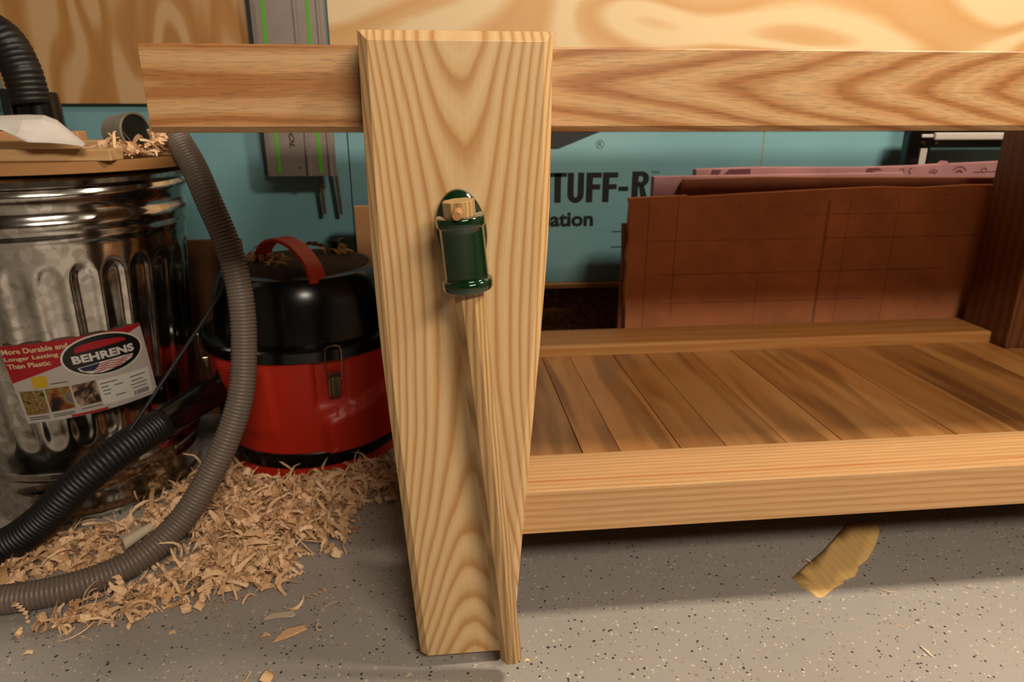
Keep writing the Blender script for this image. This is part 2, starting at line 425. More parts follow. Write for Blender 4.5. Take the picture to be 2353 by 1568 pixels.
# insulation boards, sill and strand board on the back wall
GI = 'insulation boards on the wall'
def insul(x0, x1, label):
    e_ = empty('insulation_board', ((x0+x1)/2, 1.925, .322), label, 'insulation board', GI)
    box('facing', 'teal', (x0, x1, 1.90, 1.95, .322, ZC), e_, bevel=.001)
    return e_
insul(X0, -.2365, 'teal foam insulation board on the wall behind the metal can and vacuum')
bm_ = insul(-.2335, .9025, 'teal foam insulation board printed with large black letters')
insul(.9055, X1, 'plain teal foam insulation board behind the black stand and right end of bench')
MB().box(.9026, .9054, 1.9015, 1.945, .322, ZC).build('seam_filler', 'seam', bm_)
yi = 1.8995
def wallbox(x0, x1, z0, z1): return lambda a, b: (x0+(x1-x0)*a, yi, z0+(z1-z0)*b)
lt = MB()
zt, zb = .6295, .5485
def L(poly): lt.prism(poly, yi, yi+.0004)
def rect(x0, x1, z0, z1): L([(x0, z0), (x1, z0), (x1, z1), (x0, z1)])
s_ = .00122
def gx(px): return .313+(px-1270)*s_
# T
rect(gx(1262), gx(1301), .6295-.011*1, .6295); rect(gx(1273), gx(1288), zb, .6295)
# U
def arc(cx, cz, rx, rz, a0, a1, n=10): return [(cx+rx*math.cos(a0+(a1-a0)*i/n), cz+rz*math.sin(a0+(a1-a0)*i/n)) for i in range(n+1)]
ux0, ux1 = gx(1303), gx(1341); uc = (ux0+ux1)/2; ur = (ux1-ux0)/2; tk = .0175
O = [(ux0, zt)]+arc(uc, zb+.022, ur, .0235, PI, 2*PI)+[(ux1, zt), (ux1-tk, zt)]
I = list(reversed(arc(uc, zb+.024, ur-tk, .011, PI, 2*PI)))+[(ux0+tk, zt)]
L(O+I)
for fx in (1346, 1384):
    x0 = gx(fx); rect(x0, x0+.0185, zb, zt); rect(x0+.018, x0+.043, zt-.014, zt); rect(x0+.018, x0+.040, zt-.046, zt-.032)
rect(gx(1421), gx(1444), zb+.030, zb+.042)
rx = gx(1452)
rect(rx, rx+.0185, zb, zt+.002)
O = [(rx+.018, zt+.002)]+arc(rx+.028, zt-.0185, .0205, .0205, PI/2, -PI/2)+[(rx+.018, zt-.039)]
I = [(rx+.018, zt-.026)]+list(reversed(arc(rx+.026, zt-.0185, .0055, .0085, PI/2, -PI/2)))+[(rx+.018, zt-.0115)]
L(O+I)
L([(rx+.020, zt-.037), (rx+.035, zt-.037), (rx+.049, zb), (rx+.029, zb)])
text_on(lt, 'Insulation', wallbox(gx(1364)-.232, gx(1365), .4815, .5235), offset=.035, spacing=1.0)
text_on(lt, 'TM', wallbox(gx(1496), gx(1514), .624, .632), offset=0)
L([(.02, .752), (.315, .752), (.477, .752), (.326, .693), (.31, .692)])
lt.build('lettering', 'ink', bm_, label='black printed letters and wedge mark')
lt = MB()
rc = []
for r in (.0115, .0100): rc.append([(gx(1374)+r*math.cos(2*PI*i/24), yi, .704+r*math.sin(2*PI*i/24)) for i in range(24)])
lt.loft(rc, cap=False)
lt.build('mark_ring', 'ink2', bm_); lt = MB()
text_on(lt, 'R', wallbox(gx(1370), gx(1379), .698, .710))
lt.build('registered_mark', 'ink2', bm_, label='thin grey circled letter')
lt = MB(); L([(gx(1411), .4640), (gx(1445), .4640), (gx(1445), .4665), (gx(1411), .4665)])
lt.build('ruled_line', 'ink', bm_)
lt = MB(); L([(gx(1410), .4200), (gx(1445), .4200), (gx(1445), .4225), (gx(1410), .4225)])
lt.build('ruled_line', 'ink', bm_)
tag(box('sill_strip', 'brail', (X0, X1, 1.875, 1.95, .308, .3215)), 'thin yellowish wood strip under the teal boards', 'strip')
tag(box('strand_board_panel', 'osb', (X0+.01, X1-.01, 1.92, 1.945, 0, .307)), 'reddish strand board panel on the wall below the wood strip', 'panel')

# plywood
tag(box('plywood_panel', 'ply_v', (-1.045, -.4305, 1.882, 1.90, .807, 2.05), bevel=.001), 'brown plywood panel with vertical grain above the metal can', 'plywood panel', 'plywood panels on the wall')
tag(box('plywood_panel', 'ply_h', (-.2585, 2.2, 1.882, 1.90, .755, 2.05), bevel=.001), 'pale plywood panel with swirling grain above the benchtop', 'plywood panel', 'plywood panels on the wall')

# guide rail
g_ = empty('guide_rail', (-.35, 1.87, .63), 'long aluminium guide rail with two green stripes hanging on the wall', 'guide rail')
rl = MB(); ry = 1.862
prof = [(-.437, 1.868), (-.437, ry+.001), (-.425, ry), (-.338, ry), (-.336, ry-.004), (-.329, ry-.004), (-.327, ry), (-.283, ry), (-.281, ry-.003), (-.275, ry-.003), (-.273, ry), (-.264, ry), (-.264, 1.870)]
rings = []
for z in (.630, 1.9):
    rings.append([(x, y, z) for x, y in prof])
rl.loft(rings); rl.build('extrusion', 'alu', g_)
MB().box(-.447, -.4375, ry+.002, ry+.006, .633, 1.9).build('splinter_guard', 'blackm', g_, label='dark edge strip')
for x in (-.4075, -.303): MB().box(x-.004, x+.004, ry-.0008, ry+.002, .637, 1.9).build('glide_strip', 'lime', g_, label='bright green stripe')
tb = MB(); text_on(tb, 'FESTOOL', lambda a, b: (-.376+.013*b, ry-.0006, .822-.122*a), offset=.02, shear=.3); tb.build('lettering', 'ink', g_, label='small dark sideways lettering')
MB().lathe([(.0022, 0), (.0022, .0008)], (-.3545, ry+.0002, .651), 16, axis=(0, -1, 0)).build('hole', 'ink', g_, label='small dark hole')
MB().box(-.43, -.27, 1.870, 1.8995, .66, 1.9).build('backing_spacer', 'blackm', g_)
for i, (x0, xb, z1) in enumerate(((-.312, -.307, .528), (-.272, -.264, .526))):
    q = MB(); q.add([(x0-.0045, 1.885, .67), (x0+.0045, 1.885, .67), (xb+.0042, 1.888, z1), (xb-.0042, 1.888, z1),
                     (x0-.0045, 1.8885, .67), (x0+.0045, 1.8885, .67), (xb+.0042, 1.8915, z1), (xb-.0042, 1.8915, z1)],
                    [(0, 1, 2, 3), (7, 6, 5, 4), (0, 3, 7, 4), (1, 5, 6, 2), (0, 4, 5, 1), (3, 2, 6, 7)])
    e_ = empty('connector_strip', (x0, 1.888, z1), ('left' if i == 0 else 'right')+' of two narrow steel strips hanging below the guide rail', 'metal strip', 'steel strips below the guide rail')
    q.build('bar', 'steel', e_)
    for k in (.45, .85) if i == 0 else (.5,):
        MB().lathe([(.0024, 0), (.0018, .0014)], (x0+(xb-x0)*k, 1.8875, .67+(z1-.67)*k), 12, axis=(0, -1, 0)).build('set_screw', 'chrome', e_)

# wall stains / leaning offcuts on the left
tag(box('plank', 'plank', (-.2215, -.12, 1.820, 1.838, 0.0, .556)), 'pale brown plank standing upright behind the vacuum, beside the vise board', 'plank')
tag(box('hardboard_sheet', 'brown_board', (-.66, -.505, 1.79, 1.80, 0.0, .481)), 'dark brown panel standing between the metal can and the vacuum', 'panel')

# ------------------------------------------------------------------ workbench
wb = empty('workbench', (.9, 1.25, 0), 'oak workbench with a thick benchtop and a low plank shelf', 'workbench')
XE = 2.3
MB().add([(x, y, z) for x in (-.337, XE) for y, z in ((.885, .8595), (.8865, .861), (1.52, .861), (1.52, .7625), (.893, .7625), (.885, .7695))],
         [(0, 1, 2, 3, 4, 5), (11, 10, 9, 8, 7, 6)]+[(i, (i+1) % 6, (i+1) % 6+6, i+6) for i in range(6)]).build('benchtop', 'top', wb, bevel=.0006)
MB().box(.06, XE-.15, .885, .999, .177, .2495).build('front_rail', 'rail', wb, bevel=.0012)
MB().box(.06, 1.36, 1.487, 1.612, .185, .2695).build('back_rail', 'brail', wb, bevel=.006, seg=3)
for b in ((-.035, .0745, .8865, 1.0), (-.03, .095, 1.44, 1.59), (1.36, 1.50, 1.44, 1.59), (XE-.15, XE-.02, .8865, 1.0)):
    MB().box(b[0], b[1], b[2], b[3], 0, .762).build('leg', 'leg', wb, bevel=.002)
MB().box(1.38, 1.46, 1.0, 1.44, .14, .24).build('stretcher', 'leg', wb, bevel=.002)
seams = [.06, .135, .225, .29, .395, .475, .585, .685, .795, .90, 1.02, 1.14, 1.245, 1.35, 1.47, 1.60, 1.73, 1.86, 1.99, XE-.152]
for a, b in zip(seams, seams[1:]):
    MB().box(a+.0006, b-.0006, .999, 1.4865 if a < 1.35 else 1.43, .224, .2435+rng.uniform(-.0006, .0006)).build('shelf_board', 'shelf', wb, bevel=.0008)
MB().box(.06, XE-.16, 1.03, 1.46, .20, .2235).build('shelf_bearer', 'leg', wb)

# ------------------------------------------------------------------ leg vise: chop, hub, handle
lv = empty('leg_vise', (.025, .85, .022), 'pale ash leg vise board with chamfered edges and green hub', 'vise')
zs = [.022, .145, .288, .413, .50, .57, .63, .68, .872]
lo_ = [-.0505, -.0580, -.0668, -.0750, -.0798, -.0825, -.0838, -.084, -.084]
ro_ = [.0895, .0972, .1075, .1170, .1235, .1280, .1315, .1330, .1335]
n = len(zs); CH = .0108
outer = [(x, z) for x, z in zip(lo_, zs)]+[(x, z) for x, z in reversed(list(zip(ro_, zs)))]
inner = [(x+CH, min(z, .861)) for x, z in zip(lo_, zs)]+[(x-CH, min(z, .861)) for x, z in reversed(list(zip(ro_, zs)))]
MB().loft([[(x, .820, z) for x, z in inner], [(x, .8305, z) for x, z in outer], [(x, .880, z) for x, z in outer]]).build('chop', 'chop', lv, bevel=.0006, label='pale board tapering towards the floor')
A = Vector((.0205, .7665, .6935)); B_ = Vector((.0815, .787, .040)); D = (B_-A).normalized()
def along(z): return A+D*((z-A.z)/D.z)
# octagonal handle
def octring(c, r, rot=.52):
    a = Vector((1, 0, 0)); a = (a-D*a.dot(D)).normalized(); b = D.cross(a)
    return [c+(a*math.cos(rot+2*PI*j/8)+b*math.sin(rot+2*PI*j/8))*r for j in range(8)]
hd = MB().loft([octring(A, .0188), octring(along(.66), .0186), octring(along(.5), .0180), octring(B_, .0160)]).build('handle', 'handle', lv, bevel=.0006, label='octagonal wooden handle slanting down to the floor')
pc = along(.6845)
MB().lathe([(.0052, -.024), (.0056, 0), (.0056, .031), (.0048, .032)], pc, 20, axis=(-.12, -1, -.12)).build('peg', 'peg', hd, smooth=True, label='short round wooden pin')
# hub
zc = .640; ctr = along(zc)
top_, bot_ = along(.677), along(.592); Ls = (bot_-top_).length
pr = [(.0185, 0), (.0262, 0), (.0272, .0005), (.0279, .0016), (.0281, .0030), (.0281, .0092), (.0277, .0108), (.0268, .0118), (.0256, .0124), (.0252, .0142), (.0250, .018), (.0252, Ls-.018), (.0254, Ls-.0145), (.0262, Ls-.0135), (.0280, Ls-.0128), (.0289, Ls-.0112), (.0292, Ls-.0095), (.0292, Ls-.0040), (.0286, Ls-.0016), (.0276, Ls-.0004), (.0266, Ls), (.018, Ls)]
hb = MB().lathe(pr, top_, 56, axis=D).build('screw_hub', 'green', lv, smooth=True, angle=50, label='glossy dark green cast sleeve')
# oval flange against the board, tilted like the handle
rings = []
side = Vector((1, 0, 0)); side = (side-D*side.dot(D)).normalized(); fw = Vector((0, -1, 0))
Dp = Vector((D.x, 0, D.z)).normalized(); sp_ = Vector((Dp.z, 0, -Dp.x))
fc = Vector((.0245, .8195, .6500))
for k, yy in ((1.0, 0), (1.0, -.008), (.97, -.011), (.9, -.0125), (.55, -.030), (.5, -.045)):
    rings.append([fc+Vector((0, yy, 0))+(Dp*(.0512*math.cos(2*PI*j/48))+sp_*(.0308*math.sin(2*PI*j/48)))*k for j in range(48)])
MB().loft(rings).build('flange', 'green', hb, smooth=True, angle=50)
MB().lathe([(.016, 0), (.016, .065)], (.0245, .8205, .65), 32, axis=(0, 1, 0)).build('screw', 'peg', lv, smooth=True)

# ------------------------------------------------------------------ boards standing behind the bench
GB = 'foam and board sheets standing behind the bench'
def sheet(name, mat, pts, y0, y1, label, cat='board', **k):
    return tag(MB().prism(pts, y0, y1).build(name, mat, bevel=.0015, **k), label, cat, GB)
edge = [(.462, 0)]+[(.462, .18), (.460, .30), (.455, .36), (.459, .42), (.455, .45), (.461, .49), (.456, .54), (.458, .575), (.453, .590)]
sheet('brown_sheet', 'foam_brown', edge+[(.60, .595), (.61, .592), (.90, .604), (1.10, .611), (1.20, .607), (1.335, .613), (1.45, .612), (1.45, 0)], 1.628, 1.650, 'large reddish brown sheet with pencilled grid lines, frontmost of the stack')
sheet('brown_sheet', 'foam_brown2', [(.447, 0), (.449, .30), (.453, .42), (.449, .525), (.60, .54), (1.40, .55), (1.40, 0)], 1.654, 1.672, 'brown sheet peeking out just left of the frontmost grid-lined sheet')
sheet('brown_sheet', 'foam_brown2', [(.606, 0), (.602, .618), (.608, .629), (.80, .633), (1.46, .626), (1.46, 0)], 1.676, 1.698, 'dark brown sheet with its top edge above the grid-lined sheet')
sheet('pink_foam_sheet', 'pink', [(.535, 0), (.535, .634), (1.20, .638), (1.20, 0)], 1.702, 1.727, 'pink foam sheet with a cleanly cut left end, below the trademark letters', 'foam sheet')
pk = empty('pink_foam_sheet', (1.1, 1.748, 0), 'long pink foam sheet with dark printed marks, rearmost of the stack', 'foam sheet', GB)
MB().prism([(.655, 0), (.655, .6485), (.83, .6525), (1.10, .650), (1.25, .653), (1.33, .657), (1.34, .665), (1.35, .657), (1.54, .664), (1.54, 0)], 1.735, 1.762).build('sheet', 'pink', pk, bevel=.002)
def pmark(poly): MB().prism(poly, 1.7343, 1.7348).build('printed_mark', 'pinkprint', pk, label='dark brown printed mark')
for poly in ([(.693, .633), (.698, .648), (.722, .647), (.716, .634)], [(.728, .634), (.742, .648), (.80, .649), (.80, .634)],
             [(1.115, .636), (1.118, .648), (1.150, .649), (1.160, .643), (1.125, .640), (1.16, .636)]):
    pmark(poly)
for cx, cz, r0, r1, a0, a1 in ((1.305, .633, .012, .014, .2, 2.9), (1.305, .632, .004, .009, 0, 3.1), (1.38, .634, .018, .021, .3, 2.8), (1.38, .634, .004, .010, 0, 3.1), (1.45, .640, .006, .009, 0, 3.6), (1.215, .640, .006, .008, -.5, 2.5), (1.245, .64, .007, .010, 1.5, 4.5)):
    pmark(arc(cx, cz, r1, r1*.8, a0, a1)+list(reversed(arc(cx, cz, r0, r0*.8, a0, a1))))
pmark([(1.42, .634), (1.49, .636), (1.49, .638), (1.42, .636)])
# black stand with white bars
st = empty('folding_stand', (1.42, 1.81, 0), 'black metal stand with white bars behind the pink foam sheet', 'stand')
MB().box(1.268, 1.335, 1.800, 1.83, 0, .775).build('post', 'black', st, bevel=.004)
MB().box(1.303, 1.322, 1.795, 1.7999, .60, .694).build('reflective_strip', 'white', st, label='short white upright strip')
MB().box(1.33, 2.1, 1.800, 1.83, .695, .775).build('crossbar', 'black', st, bevel=.004)
MB().box(1.300, 1.333, 1.795, 1.7998, .722, .731).build('bracket', 'white', st, bevel=.002)
MB().box(1.334, 1.60, 1.788, 1.7998, .716, .735).build('bar', 'white', st, bevel=.003, label='long white horizontal bar')
MB().lathe([(.004, 0), (.004, .004)], (1.309, 1.7998, .708), 12, axis=(0, -1, 0)).build('bolt', 'chrome', st)
MB().lathe([(.004, 0), (.004, .004)], (1.345, 1.7998, .708), 12, axis=(0, -1, 0)).build('bolt', 'chrome', st)

# ------------------------------------------------------------------ galvanised can
CX, CY = -.79, 1.48
def crad(z): return .205+(.262-.205)*z/.66
NF = 30
def sstep(a, b, x): t = min(1, max(0, (x-a)/(b-a))); return t*t*(3-2*t)
def body_r(z, th):
    r = crad(z)
    for zc_, hh, wd in ((.650, .009, .008), (.622, -.003, .010), (.600, .006, .010), (.575, .004, .006), (.105, .007, .007), (.070, .002, .005), (.012, .006, .010)):
        r += hh*math.exp(-((z-zc_)/wd)**2)
    p = (th*NF/(2*PI)) % 1.0; q = abs(p-.5)*2          # 0 centre of flute .. 1 between
    top = .535-.030*q*q; bt = .165+.02*q*q
    wgt = sstep(bt, bt+.03, z)*(1-sstep(top-.022, top, z))
    r -= wgt*.0050*(1-sstep(.30, .95, q))
    return r
cn = empty('metal_can', (CX, CY, 0), 'galvanised steel can with fluted sides and a printed label', 'can')
mb = MB(); rings = []; nt = 360
zl = [0, .004]+[.004+i*.0055 for i in range(1, 119)]+[.660, .662]
for z in zl: rings.append([(CX+body_r(z, 2*PI*j/nt)*math.cos(2*PI*j/nt), CY+body_r(z, 2*PI*j/nt)*math.sin(2*PI*j/nt), z) for j in range(nt)])
mb.loft(rings); mb.build('can_body', 'galv', cn, smooth=True, angle=70)
MB().lathe([(.268, 0), (.272, .004), (.272, .012), (.266, .016), (.2, .021)], (CX, CY, .664), 96).build('lid', 'galv', cn, smooth=True)
def lab(u, v, h=0.):
    th = math.radians(-.2+2.3*v+(56.0+3.2*v)*u); z = (.39+.007*u)*(1-v)+(.232+.009*u)*v
    r = crad(z)+.0012+h
    return (CX+r*math.sin(th), CY-r*math.cos(th), z)
lb = MB(); nu, nv_ = 40, 10
g0 = [lab(i/nu, j/nv_, 0) for j in range(nv_+1) for i in range(nu+1)]
lb.add(g0, [(j*(nu+1)+i, j*(nu+1)+i+1, (j+1)*(nu+1)+i+1, (j+1)*(nu+1)+i) for j in range(nv_) for i in range(nu)])
LB = lb.build('label', 'label', cn, smooth=True, label='paper label with red banner and oval emblem')
def lpoly(name, mat, polys, h, lab_=None):
    mb = MB()
    for poly in polys:
        # subdivide so it follows the curve
        bm = bmesh.new(); vs = [bm.verts.new((x, y, 0)) for x, y in poly]; bm.faces.new(vs)
        x0 = min(p[0] for p in poly); x1 = max(p[0] for p in poly); k = math.floor(x0/.03)+1
        while k*.03 < x1:
            bmesh.ops.bisect_plane(bm, geom=bm.verts[:]+bm.edges[:]+bm.faces[:], plane_co=(k*.03, 0, 0), plane_no=(1, 0, 0)); k += 1
        bm.verts.index_update()
        mb.add([lab(v.co.x, v.co.y, h) for v in bm.verts], [tuple(v.index for v in f.verts) for f in bm.faces]); bm.free()
    return mb.build(name, mat, LB, label=lab_)
def ell(cx, cy, rx, ry, n=48, lo=0, hi=2*PI): return [(cx+rx*math.cos(lo+(hi-lo)*i/n), cy+ry*math.sin(lo+(hi-lo)*i/n)) for i in range(n if hi-lo > 6.2 else n+1)]
h1, h2, h3, h4 = .0003, .0006, .0009, .0012
lpoly('red_banner', 'labelred', [[(0, 0), (1, 0), (.999, .036), (.90, .085), (.5, .26), (.361, .315), (0, .467)]], h1, 'red banner across the top')
lpoly('oval_border', 'labelwhite', [ell(.670, .274, .300, .268)], h2)
lpoly('oval_emblem', 'labelblack', [ell(.670, .274, .285, .250)], h3, 'black oval emblem')
lpoly('red_lens', 'labelred', [ell(.666, .148, .185, .058, 32, PI, 2*PI)+[(.85, .165), (.48, .195)]], h4)
mb = MB()
text_on(mb, 'More Durable and', lambda a, b: lab(.006+.445*a, .108-.066*b, h2), offset=.025)
text_on(mb, 'Longer Lasting', lambda a, b: lab(.006+.365*a, .207-.066*b, h2), offset=.025)
text_on(mb, 'Than Plastic', lambda a, b: lab(.010+.295*a, .288-.062*b, h2), offset=.025)
mb.build('banner_text', 'labelcream', LB, label='cream lettering on the red banner')
mb = MB(); text_on(mb, 'BEHRENS', lambda a, b: lab(.445+.45*a, .330-.105*b, h4+.0002), offset=.045, spacing=1.05); 
mb.build('emblem_text', 'labelwhite', LB, label='white capital lettering on the oval')
lpoly('flag_field', 'labelwhite', [[(.462, .385), (.62, .362), (.80, .355), (.878, .365), (.86, .41), (.76, .47), (.62, .50), (.54, .485), (.475, .43)]], h4)
lpoly('flag_canton', 'labelblue', [[(.470, .390), (.62, .370), (.60, .42), (.565, .455), (.50, .440)]], h4+.0002)
st_ = []
for k in range(4):
    up = []; dn = []
    for i in range(13):
        u = .60+.26*i/12 - k*.012; v = .378+k*.030+.008*math.sin(i*1.1)-.02*(i/12)*(k*.3)
        if u > .865-k*.025: break
        up.append((u, v)); dn.append((u, v+.013))
    st_.append(up+list(reversed(dn)))
lpoly('flag_stripes', 'labelred', st_, h4+.0002)
lpoly('yellow_square', 'labelyel', [[(.140, .404), (.245, .414), (.235, .557), (.132, .557)]], h2, 'small yellow square')
for nm, mt, p in (('garden_picture', 'ph1', [(.025, .575), (.190, .585), (.181, .893), (.023, .887)]), ('barbecue_picture', 'ph2', [(.201, .578), (.369, .585), (.363, .876), (.195, .883)]),
                  ('cooking_picture', 'ph3', [(.385, .586), (.553, .582), (.549, .875), (.374, .875)])):
    lpoly(nm, mt, [p], h2)
lpoly('white_inset', 'labelwhite', [[(.562, .594), (.97, .602), (.957, .95), (.554, .93)]], h2)
cap = []
mb_ = []
for r0, u0, u1 in ((.64, .575, .70), (.69, .575, .63), (.74, .58, .64), (.79, .58, .63), (.66, .80, .93), (.72, .80, .90), (.77, .79, .93), (.82, .80, .92), (.70, .67, .74), (.84, .66, .74)):
    mb_.append([(u0, r0), (u1, r0), (u1, r0+.012), (u0, r0+.012)])
for u0, u1, r0 in ((.03, .17, .92), (.03, .17, .945), (.2, .35, .915), (.2, .35, .94), (.40, .55, .91), (.25, .37, .52)): cap.append([(u0, r0), (u1, r0), (u1, r0+.010), (u0, r0+.010)])
for q in mb_: lpoly('text_line', 'ink2', [q], h3)
for q in cap: lpoly('text_line', 'ink2', [q], h3)
bc = []; u = .80
while u < .93: ww = rng.choice((.003, .006, .008)); bc.append([(u, .865), (u+ww, .866), (u+ww, .93), (u, .929)]); u += ww+.004
lpoly('barcode', 'labelblack', bc, h3)
lpoly('red_strip', 'labelred', [[(.319, .965), (.58, .967), (.58, .995), (.315, .995)]], h2)

# round board on the can, offcuts, tissue
tag(MB().lathe([(.268, 0), (.269, .001), (.269, .0185), (.268, .0195)], (-.766, 1.487, .6865), 96).build('round_board', 'mdf', smooth=True), 'round brown board lying on top of the metal can', 'board')
GO = 'wood offcuts lying on the can'
tag(box('wood_offcut', 'pine', (-.99, -.562, 1.285, 1.335, .7062, .7262)), 'long pale stick along the front of the round board', 'offcut', GO)
tag(box('wood_offcut', 'plank', (-.98, -.675, 1.425, 1.46, .7062, .7525)), 'brown offcut behind the white tissue, tallest on the can', 'offcut', GO)
tag(box('wood_offcut', 'pine', (-.90, -.618, 1.375, 1.415, .7062, .7375)), 'pale offcut poking out right of the white tissue', 'offcut', GO)
mb = MB(); tis = [[(-.82, 1.33, .775), (-.745, 1.30, .781), (-.692, 1.30, .783), (-.664, 1.30, .782), (-.645, 1.30, .774), (-.627, 1.30, .756), (-.605, 1.30, .7345)],
                  [(-.81, 1.28, .772), (-.730, 1.275, .775), (-.684, 1.268, .774), (-.655, 1.272, .775), (-.636, 1.282, .765), (-.618, 1.285, .750), (-.600, 1.285, .734)],
                  [(-.80, 1.26, .768), (-.716, 1.258, .766), (-.680, 1.250, .760), (-.648, 1.262, .752), (-.625, 1.268, .750), (-.610, 1.270, .742), (-.594, 1.27, .7335)],
                  [(-.79, 1.25, .764), (-.708, 1.25, .759), (-.690, 1.247, .748), (-.672, 1.246, .7395), (-.640, 1.25, .7385), (-.613, 1.25, .7365), (-.588, 1.25, .733)]]
mb.add([p for r in tis for p in r], [(j*7+i, j*7+i+1, (j+1)*7+i+1, (j+1)*7+i) for j in range(3) for i in range(6)])
o = mb.build('tissue', 'tissue', smooth=True, angle=16); ss = o.modifiers.new('sub', 'SUBSURF'); ss.levels = ss.render_levels = 2; ss.subdivision_type = 'SIMPLE'
so = o.modifiers.new('sol', 'SOLIDIFY'); so.thickness = .0008
tag(o, 'crumpled white tissue lying over the offcuts on the can', 'tissue')

# ------------------------------------------------------------------ hoses
def corrugated(pts, r, pitch, amp, n=20, smooth_ends=(0, 0)):
    c = spline(pts, pitch/4); N = len(c)
    def rr(i):
        if i*pitch/4 < smooth_ends[0] or (N-i)*pitch/4 < smooth_ends[1]: return r*1.02
        return r+amp*(-1, .6, 1, .6)[i % 4]
    return MB().tube(c, rr, n)
bh = empty('suction_hose', (-.80, 1.5, .70), 'thick black hose arching down onto the top left of the can', 'hose')
corrugated([(-1.10, 1.56, .86), (-1.0, 1.55, .925), (-.90, 1.53, .950), (-.825, 1.515, .925), (-.795, 1.505, .87), (-.785, 1.50, .80)], .034, .010, .0011, 24).build('corrugated_tube', 'bhose', bh, smooth=True, angle=60)
MB().lathe([(.048, 0), (.046, .02), (.040, .06), (.038, .115), (.035, .118)], (-.785, 1.522, .7062), 32).build('cuff', 'black', bh, smooth=True)
MB().box(-.842, -.822, 1.50, 1.53, .75, .83).build('clamp', 'blackm', bh, bevel=.004)
vh = empty('suction_hose', (-.5, 1.35, .15), 'black corrugated hose running from the red vacuum across the can label', 'hose')
hp = [(-.512, 1.478, .205), (-.470, 1.40, .222), (-.515, 1.335, .232), (-.60, 1.20, .205), (-.675, 1.17, .150), (-.74, 1.165, .080), (-.80, 1.16, .040), (-.90, 1.15, .034), (-1.05, 1.10, .034)]
hp = [(-.490, 1.475, .205), (-.520, 1.40, .207), (-.555, 1.30, .205), (-.605, 1.20, .192), (-.665, 1.16, .150), (-.735, 1.15, .085), (-.81, 1.14, .042), (-.92, 1.12, .034), (-1.05, 1.08, .034)]
corrugated(hp, .0305, .0075, .0010, 24, smooth_ends=(.215, 0)).build('corrugated_tube', 'bhose', vh, smooth=True, angle=60)
c = spline(hp, .01)
MB().tube(c[:21], .0322, 28).build('smooth_cuff', 'black', vh, smooth=True)
gh = empty('vacuum_hose', (-.5, 1.2, 0), 'long grey corrugated hose hanging over the vacuum and curling along the floor', 'hose')
gp = [(-.500, 1.45, .850), (-.512, 1.45, .80), (-.507, 1.44, .753), (-.466, 1.40, .690), (-.434, 1.36, .628), (-.402, 1.335, .545), (-.385, 1.315, .455), (-.383, 1.29, .36),
      (-.390, 1.255, .275), (-.415, 1.225, .20), (-.455, 1.19, .125), (-.500, 1.145, .065), (-.560, 1.085, .031), (-.640, 1.035, .0255), (-.74, 1.012, .0255), (-.86, 1.01, .0255), (-1.0, 1.04, .0255)]
corrugated(gp, .0235, .0068, .0011, 24).build('corrugated_tube', 'ghose', gh, smooth=True, angle=60)
pf = empty('pipe_fitting', (-.60, 1.50, .707), 'pale plastic pipe fitting with a black opening at the end of the round board', 'pipe fitting')
d_ = Vector((.86, -.50, .06)).normalized()
MB().lathe([(.030, -.05), (.033, -.048), (.0345, -.01), (.0365, -.008), (.037, .012), (.0355, .014), (.0325, .012), (.0325, -.03)], (-.607, 1.502, .7495), 40, axis=d_).build('tube', 'cuff', pf, smooth=True)
MB().lathe([(.0322, 0), (.0322, .002)], Vector((-.607, 1.502, .7495))+d_*.006, 40, axis=d_).build('bore', 'ink', pf, label='black opening')
cb = spline([(-.46, 1.50, .50), (-.455, 1.46, .45), (-.475, 1.395, .400), (-.535, 1.28, .302), (-.585, 1.222, .228), (-.600, 1.210, .220)], .01)
tag(MB().tube(cb, .0036, 12).build('power_cord', 'blackm', smooth=True), 'thin black cord hanging from the vacuum head across the can label', 'cord')

# ------------------------------------------------------------------ red vacuum
VX, VY = -.325, 1.60
vc = empty('shop_vacuum', (VX, VY, 0), 'red shop vacuum with a black head on the floor behind the shavings', 'vacuum')
def vlathe(prof, name, mat, **k): return MB().lathe(prof, (VX, VY, 0), 96).build(name, mat, vc, smooth=True, **k)
vlathe([(.195, .0), (.203, .006), (.205, .030), (.204, .035)], 'base_ring', 'red')
vlathe([(.2085, .035), (.210, .037), (.210, .068), (.2085, .070)], 'bumper', 'black', label='black band around the base')
def tr(r, h, th):
    d = (th-(-PI/2-.62)+PI) % (2*PI)-PI          # raised facet on the front
    rr = r
    rr += .006*sstep(.36, .28, abs(d-.10))*sstep(.10, .13, h)*(1-sstep(.27, .28, h))
    d2 = (th-(-PI/2+.40)+PI) % (2*PI)-PI
    rr -= .010*sstep(.20, .17, abs(d2))*sstep(.175, .185, h)
    d3 = (th-(-PI/2+.85)+PI) % (2*PI)-PI
    rr += .017*sstep(.16+.07*(d3+.5), .145+.07*(d3+.5), h)*(1 if abs(d3) < 1.0 else 0)*sstep(-.62, -.5, d3)
    return rr
MB().lathe([(.206, .070), (.2065, .085)]+[(.207+.018*(i/24), .09+.197*i/24) for i in range(25)]+[(.226, .290)], (VX, VY, 0), 240, rfun=tr).build('tank', 'red', vc, smooth=True, angle=50)
vlathe([(.224, .288), (.232, .290), (.233, .312), (.229, .316), (.190, .322)], 'rim', 'black', label='black rim of the head')
vlathe([(.205, .318), (.202, .34), (.194, .40), (.182, .44), (.172, .452), (.158, .4555)], 'motor_head', 'black', label='glossy black rounded head')
vlathe([(.158, .4545), (.150, .460), (.11, .466), (.01, .468)], 'head_top', 'dusty', label='dusty top of the head')
